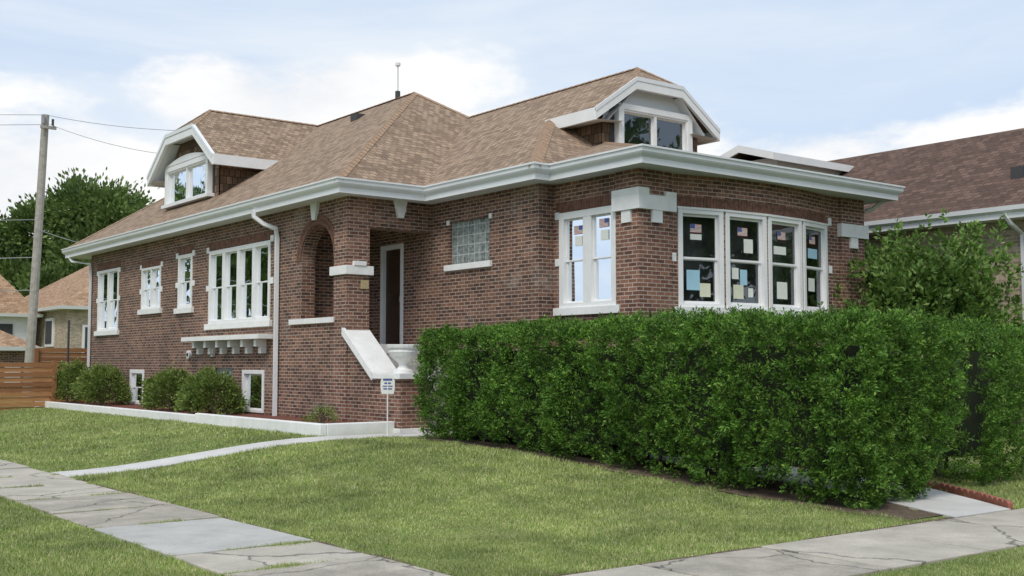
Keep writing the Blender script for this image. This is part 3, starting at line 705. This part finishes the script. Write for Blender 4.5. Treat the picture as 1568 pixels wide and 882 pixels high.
def tree(name,x,y,h,cr,seed,nleaf=260,base=0.,per=40,leaf=.35):
    par=empty(name); R_=random.Random(seed); b=B()
    b.tube([(x,y,base-.2),(x+.1,y,h*.2),(x+.2,y+.1,h*.42),(x,y,h*.62)],h*.03,'trunk',8,h*.012)
    C=[];Nn=[]
    lobes=[]
    for k in range(13):
        a=R_.uniform(0,2*math.pi); rr=cr*R_.uniform(.25,.72); zz=h*R_.uniform(.38,.85)
        c=Vector((x+rr*math.cos(a),y+rr*math.sin(a),zz)); lobes.append((c,cr*R_.uniform(.3,.48)))
        b.tube([(x,y,h*R_.uniform(.25,.5)),tuple((Vector((x,y,h*.45))+c)/2+Vector((0,0,.3))),tuple(c)],h*.012,'trunk',6,h*.003)
    lobes.append((Vector((x,y,h*.85)),cr*.42))
    for c,r in lobes:
        for _ in range(nleaf//10):
            d=Vector((R_.gauss(0,1),R_.gauss(0,1),R_.gauss(0,1)+.3)).normalized()
            q=c+Vector((d.x*r,d.y*r,d.z*r*.8))*R_.uniform(.55,1.08)
            C.append(tuple(q));Nn.append(tuple(d))
    P,Dr=clumps(np.array(C),np.array(Nn),per,cr*.16); n=len(P)
    leafmesh('crown',P,Dr,rng.uniform(leaf*.7,leaf*1.3,n),rng.uniform(leaf*.4,leaf*.7,n),'treeleaf',par)
    b.build('trunk',par)
    return par
tree('tree',28.0,90,15.6,6.2,1,560,per=46,leaf=.4)
tree('tree',22.5,94,12.6,5.4,2,460,per=44,leaf=.4)
tree('tree',32,105,14,5.5,9,400,leaf=.4)
tree('tree',26,84,8.5,5.0,19,360,leaf=.4)
for i,(tx,ty,th_,tr_) in enumerate(((-20,40,13,6),(-10,62,16,7),(-14,80,18,8),(2,78,17,7),(-6,98,20,9),(8,104,19,8),(30,-20,15,7),(42,-22,18,8),(54,-24,18,8),(66,-28,18,8),(16,-22,12,5))):
    tree('reflection_tree',tx,ty,th_,tr_,40+i,200,leaf=.75,per=28)  # out-of-view trees, added for the window panes to reflect

# ================================================================== NEIGHBOUR HOUSE (right)
nb=empty('neighbour_house'); b=B(H)
wall(b,(17.4,0,0,1,-1,0),7.6,26,-.3,3.34,[],'tanbrick'); wall(b,(0,7.6,1,0,0,-1),17.4,21.8,-.3,3.34,[],'tanbrick')
wall(b,(21.8,0,0,1,1,0),7.6,26,-.3,3.34,[],'tanbrick'); wall(b,(0,26,1,0,0,1),17.4,21.8,-.3,3.34,[],'tanbrick')
ne=[(17.0,26.4),(17.0,7.2),(22.2,7.2),(22.2,26.4)]
b.sweep(ne,[(-.5,3.28),(-.03,3.28),(-.03,3.36),(.03,3.40),(.04,3.47),(-.04,3.47),(-.04,3.42)],'gutter',True)
rt=3.42+.69*2.6
b.q([(17,7.2,3.42),(17,26.4,3.42),(19.6,23.8,rt),(19.6,9.8,rt)],'shingle_dk');b.q([(22.2,7.2,3.42),(22.2,26.4,3.42),(19.6,23.8,rt),(19.6,9.8,rt)],'shingle_dk')
b.q([(17,7.2,3.42),(22.2,7.2,3.42),(19.6,9.8,rt)],'shingle_dk');b.q([(17,26.4,3.42),(22.2,26.4,3.42),(19.6,23.8,rt)],'shingle_dk')
b.q([(16.75,14.5,5.17),(19.6,14.5,5.17),(19.3,13.7,4.92),(16.75,13.7,4.92)],'shingle_dk');b.q([(16.75,14.5,5.17),(19.6,14.5,5.17),(19.3,15.3,4.92),(16.75,15.3,4.92)],'shingle_dk')
b.box(16.75,19.3,13.66,13.7,4.80,4.935,'white'); b.box(16.75,19.3,15.3,15.34,4.80,4.935,'white')
for s in (-1,1): b.hexa([(16.70,14.5+s*.84,4.80),(16.74,14.5+s*.84,4.80),(16.74,14.5,5.05),(16.70,14.5,5.05),(16.70,14.5+s*.84,4.94),(16.74,14.5+s*.84,4.94),(16.74,14.5,5.19),(16.70,14.5,5.19)],'white')
b.box(17.05,19.2,13.85,15.15,3.5,4.92,'white')
b.build('walls_and_roof',nb)
b=B(); b.tube([hp(17.0,9.35,3.35),hp(17.1,9.3,3.2),hp(17.35,9.25,3.05),hp(17.35,9.25,0)],.05,'gutter',4)
q=hp(18.0,9.6,3.42+.69*1.0); b.box(q[0]-.15,q[0]+.15,q[1]-.15,q[1]+.15,q[2]-.1,q[2]+.16,'vinyl'); b.build('downspout',nb)

# ================================================================== FAR LEFT BUILDINGS
def hiphouse(name,x0,x1,y0,y1,he,hr,wallmat,roofmat,ov=.5,base=-.1):
    par=empty(name); b=B()
    b.box(x0,x1,y0,y1,base,he,wallmat)
    w=min(x1-x0,y1-y0)/2+ov
    X0,X1,Y0,Y1=x0-ov,x1+ov,y0-ov,y1+ov
    if x1-x0<y1-y0: r0=((X0+X1)/2,Y0+w,hr);r1=((X0+X1)/2,Y1-w,hr); F=[[(X0,Y0,he),(X0,Y1,he),r1,r0],[(X1,Y0,he),(X1,Y1,he),r1,r0],[(X0,Y0,he),(X1,Y0,he),r0],[(X0,Y1,he),(X1,Y1,he),r1]]
    else: r0=(X0+w,(Y0+Y1)/2,hr);r1=(X1-w,(Y0+Y1)/2,hr); F=[[(X0,Y0,he),(X1,Y0,he),r1,r0],[(X0,Y1,he),(X1,Y1,he),r1,r0],[(X0,Y0,he),(X0,Y1,he),r0],[(X1,Y0,he),(X1,Y1,he),r1]]
    for f in F: b.q(f,roofmat)
    b.sweep([(X0,Y1),(X0,Y0),(X1,Y0),(X1,Y1)],[(-ov,he-.12),(0,he-.12),(.03,he+.04),(-.04,he+.04)],'gutter',True)
    return par,b
par,b=hiphouse('distant_house',17.6,27,60,74,4.6,8.0,'tanbrick','shingle_or')
for (y0,y1,z0_,z1_) in ((62,63.4,2.6,4.1),(65.5,67,2.6,4.1)): b.box(17.5,17.61,y0,y1,z0_,z1_,'white'); b.box(17.47,17.5,y0+.15,y1-.15,z0_+.15,z1_-.15,'dark')
for (x0,x1) in ((18.4,19.6),(21,22.5)): b.box(x0,x1,59.9,60.01,2.0,3.7,'white'); b.box(x0+.12,x1-.12,59.86,59.9,2.12,3.58,'dark')
b.build('walls_and_roof',par)
par,b=hiphouse('distant_house',14.2,16.9,64,76,4.3,6.6,'white','shingle_or')
b.box(14.8,16.0,63.9,64.01,2.4,3.8,'dark'); b.build('walls_and_roof',par)
par,b=hiphouse('garage',9.2,13.0,49,55,2.35,3.6,'brick','shingle_or',.35)
b.box(12.0,12.6,48.93,49.01,.9,1.7,'white'); b.build('walls_and_roof',par)
fc=empty('wooden_fence'); b=B()
def fenceline(x0,x1,y,zt,zb=.12):
    n=int(round((x1-x0)/1.9)); w=(x1-x0)/n
    for k in range(n+1): b.box(x0+k*w-.06,x0+k*w+.06,y-.08,y+.06,zb-.1,zt+.05,'fence')
    for k in range(n):
        z=zb; j=0
        while z<zt-.05:
            o_=(.025 if j%2 else 0); b.box(x0+k*w+.06,x0+(k+1)*w-.06,y-.02+o_,y+.005+o_,z,z+.135,'fence'); z+=.148; j+=1
fenceline(3.0,10.3,36.2,1.75); fenceline(10.4,13.8,38.6,2.15,.3)
b.build('boards',fc)
b=B(); b.tube([(11.2,37.9,.3),(11.2,37.9,3.1)],.035,'vinyl',8); b.build('fence_gate_post',fc)
up=empty('utility_pole'); b=B()
top=(12.75,46.9,11.6)
b.tube([(12.4,47.2,-.1),(12.6,47.05,6),top],.19,'wood_pole',12,.14)
b.box(12.5,13.1,46.6,46.7,11.0,11.12,'wood_pole'); b.tube([(12.6,46.7,11.2),(12.6,46.7,11.55)],.07,'metal',8); b.tube([(12.95,46.6,11.15),(12.95,46.6,11.4)],.05,'vinyl',8)
b.build('pole',up)
b=B()
def wire(a,c,sag,r=.014):
    b.tube([tuple(Vector(a).lerp(Vector(c),k/14)+Vector((0,0,-4*sag*(k/14)*(1-k/14)))) for k in range(15)],r,'metal',4)
wire(top,(19.5,41.5,11.0),.3); wire((12.7,46.9,11.3),(18.5,42.5,9.9),.4); wire(top,(-10,58,12.4),.5); wire((12.7,46.9,11.2),(-10,57,12.0),.6)
wire((12.6,47,5.9),(-10,58,6.6),.5,.02); wire((12.6,47,7.0),(16.5,37.8,5.2),.3,.015); wire((12.6,47,4.6),(-8,56,5.2),.4,.02); wire((12.6,47,7.4),(-10,57,8),.5,.015)
b.build('wires',up)

# ================================================================== GRASS BLADES
def region(x0,x1,y0,y1,n):
    return np.stack([rng.uniform(x0,x1,n),rng.uniform(y0,y1,n)],1)
P=np.concatenate([region(5.1,11.4,7.0,17.8,520000),region(5.1,10.1,18.4,36,240000),region(2.0,4.0,8.0,20,160000),region(7,13.5,4.3,5.7,60000),region(12.8,20,7.0,9.5,60000)])
d=P[:,0]*.6115+P[:,1]*.7912
keep=rng.uniform(size=len(P))<np.clip((9.5/d)**1.6,0,1)
P=P[keep]; x,y=P[:,0],P[:,1]
wob=np.array([noise.noise(Vector((a*2.1,c_*2.1,0)))*.10+noise.noise(Vector((a*9,c_*9,3)))*.08 for a,c_ in P])
paved=((x>3.82+wob)&(x<5.25+wob))|((y>5.6+wob)&(y<7.04+wob*.8))|((y>17.66+wob*.7)&(y<18.54+wob*.7)&(x>5.2))
paved|=(x>11.05+wob*2)&(x<12.8)&(y>7.2)
lx=np.interp(y,[7.0,7.7,8.7,9.2],[12.85,13.3,13.85,14.0]); paved|=(x>11.6)&(x<lx)&(y>7.04)
thin=np.array([noise.noise(Vector((a*1.1,1,0)))+.15 for a in x])*.13+.02
paved|=(y<7.04+np.maximum(thin,0))&(y>6.9)&(rng.uniform(size=len(y))<.85)
bare=np.array([noise.noise(Vector((a*1.7,c_*1.7,9)))+.5*noise.noise(Vector((a*6,c_*6,2))) for a,c_ in P])
paved|=(bare>.38)&(rng.uniform(size=len(y))<.5)
P=P[~paved]; 
J=[]
for yy in ylist[:8]:
    k=1500; xs_=rng.uniform(3.82,5.25,k); ys_=yy+rng.normal(size=k)*.03
    msk=np.array([noise.noise(Vector((a*2.3,yy*3,1)))>-.02 for a in xs_]); J.append(np.stack([xs_,ys_],1)[msk])
J.append(np.stack([rng.normal(4.35,.16,1100),rng.normal(8.75,.05,1100)],1)); J.append(np.stack([rng.normal(4.95,.12,900),rng.normal(9.85,.06,900)],1))
J=np.concatenate(J); P=np.concatenate([P,J])
n=len(P); d=P[:,0]*.6115+P[:,1]*.7912
z=zgv(P[:,0],P[:,1]); C=np.stack([P[:,0],P[:,1],z-.003],1)
Dr=unit(np.stack([rng.normal(size=n)*.45,rng.normal(size=n)*.45,np.ones(n)],1))
hn=np.array([noise.noise(Vector((a*.8,c_*.8,5)))+.7*noise.noise(Vector((a*3.5,c_*3.5,8))) for a,c_ in P])
Lh=rng.uniform(.02,.055,n)*(1+.65*hn)*np.clip(d/14,.9,1.3)
leafmesh('lawn_grass',C,Dr,Lh,rng.uniform(.005,.009,n)*np.clip(d/10,1,2.2),'blade',None,tri=True)

# ================================================================== SKY & LIGHT
w=bpy.data.worlds.new('World'); scene.world=w; w.use_nodes=True; nt=w.node_tree
bg=nt.nodes['Background']
SE,SA=math.radians(52),math.radians(215)
sky=N(nt,'ShaderNodeTexSky',sky_type='NISHITA'); sky.sun_disc=False; sky.sun_elevation=SE; sky.sun_rotation=math.radians(90)-SA
sky.air_density=1.0; sky.dust_density=2.0; sky.ozone_density=1.0
tc=N(nt,'ShaderNodeTexCoord'); vec=tc.outputs['Generated']
def vm(op,a,bb):
    n=N(nt,'ShaderNodeVectorMath',operation=op)
    for s_,v in ((n.inputs[0],a),(n.inputs[1],bb)):
        if isinstance(v,tuple): s_.default_value=v
        elif v is not None: nt.links.new(v,s_)
    return n
def ma(op,a,bb,clamp=False):
    n=N(nt,'ShaderNodeMath',operation=op); n.use_clamp=clamp
    for s_,v in ((n.inputs[0],a),(n.inputs[1],bb)):
        if isinstance(v,(int,float)): s_.default_value=v
        else: nt.links.new(v,s_)
    return n.outputs[0]
sv=vm('MULTIPLY',vec,(1,1,2.2)).outputs[0]
nz=N(nt,'ShaderNodeTexNoise'); nz.inputs['Scale'].default_value=6; nz.inputs['Detail'].default_value=9; nz.inputs['Roughness'].default_value=.58; nt.links.new(sv,nz.inputs['Vector'])
nw=N(nt,'ShaderNodeTexNoise'); nw.inputs['Scale'].default_value=1.6; nw.inputs['Detail'].default_value=7; nw.inputs['Roughness'].default_value=.58; nw.inputs['Distortion'].default_value=.6
nt.links.new(vm('MULTIPLY',vec,(1,1,4)).outputs[0],nw.inputs['Vector'])
tot=None
for (dx_,dy_,dz_,r) in ((.50,.90,.235,.16),(.42,.93,.23,.12),(.60,.83,.18,.14),(.27,1.03,.16,.18),(.20,1.05,.12,.2),(.83,.63,.15,.2),(.95,.45,.12,.22)):
    v=Vector((dx_,dy_,dz_)).normalized()
    dd=vm('SUBTRACT',vec,tuple(v)).outputs[0]; dd=vm('MULTIPLY',dd,(1,1,2.2)).outputs[0]
    ln=N(nt,'ShaderNodeVectorMath',operation='LENGTH'); nt.links.new(dd,ln.inputs[0])
    f=ma('SUBTRACT',1.0,ma('DIVIDE',ln.outputs['Value'],r)); 
    tot=f if tot is None else ma('MAXIMUM',tot,f)
tot=ma('MAXIMUM',tot,-1.0)
f=ma('ADD',tot,ma('MULTIPLY',ma('SUBTRACT',nz.outputs[0],.5),2.4))
cum=N(nt,'ShaderNodeMapRange'); cum.interpolation_type='SMOOTHSTEP'; cum.inputs['From Min'].default_value=.05; cum.inputs['From Max'].default_value=.5; nt.links.new(f,cum.inputs[0])
wis=N(nt,'ShaderNodeMapRange'); wis.interpolation_type='SMOOTHSTEP'; wis.inputs['From Min'].default_value=.38; wis.inputs['From Max'].default_value=.72; wis.inputs['To Max'].default_value=.8; nt.links.new(nw.outputs[0],wis.inputs[0])
base=mixc(nt,.82,sky.outputs[0],(5.1,6.05,7.4))
c=mixc(nt,wis.outputs[0],base,(6.5,6.9,7.3))
shade=ramp(nt,nz.outputs[0],[(.3,(6.4,6.6,6.9)),(.55,(7.6,7.6,7.6))])
c=mixc(nt,cum.outputs[0],c,shade)
nt.links.new(c,bg.inputs[0]); bg.inputs[1].default_value=.135
sl=bpy.data.lights.new('sun','SUN'); sl.energy=2.0; sl.angle=math.radians(18); sl.color=(1,.95,.88)
so=bpy.data.objects.new('sun',sl); scene.collection.objects.link(so)
dv=Vector((math.cos(SE)*math.cos(SA),math.cos(SE)*math.sin(SA),math.sin(SE)))
so.rotation_euler=dv.to_track_quat('Z','Y').to_euler()
cd=bpy.data.cameras.new('camera'); cd.lens=40.09; cd.sensor_width=36; cd.clip_end=3000; cd.clip_start=.1
co=bpy.data.objects.new('camera',cd); scene.collection.objects.link(co)
co.location=(0,0,1.7); co.rotation_euler=(math.radians(90+3.8),0,math.radians(-37.7)); scene.camera=co
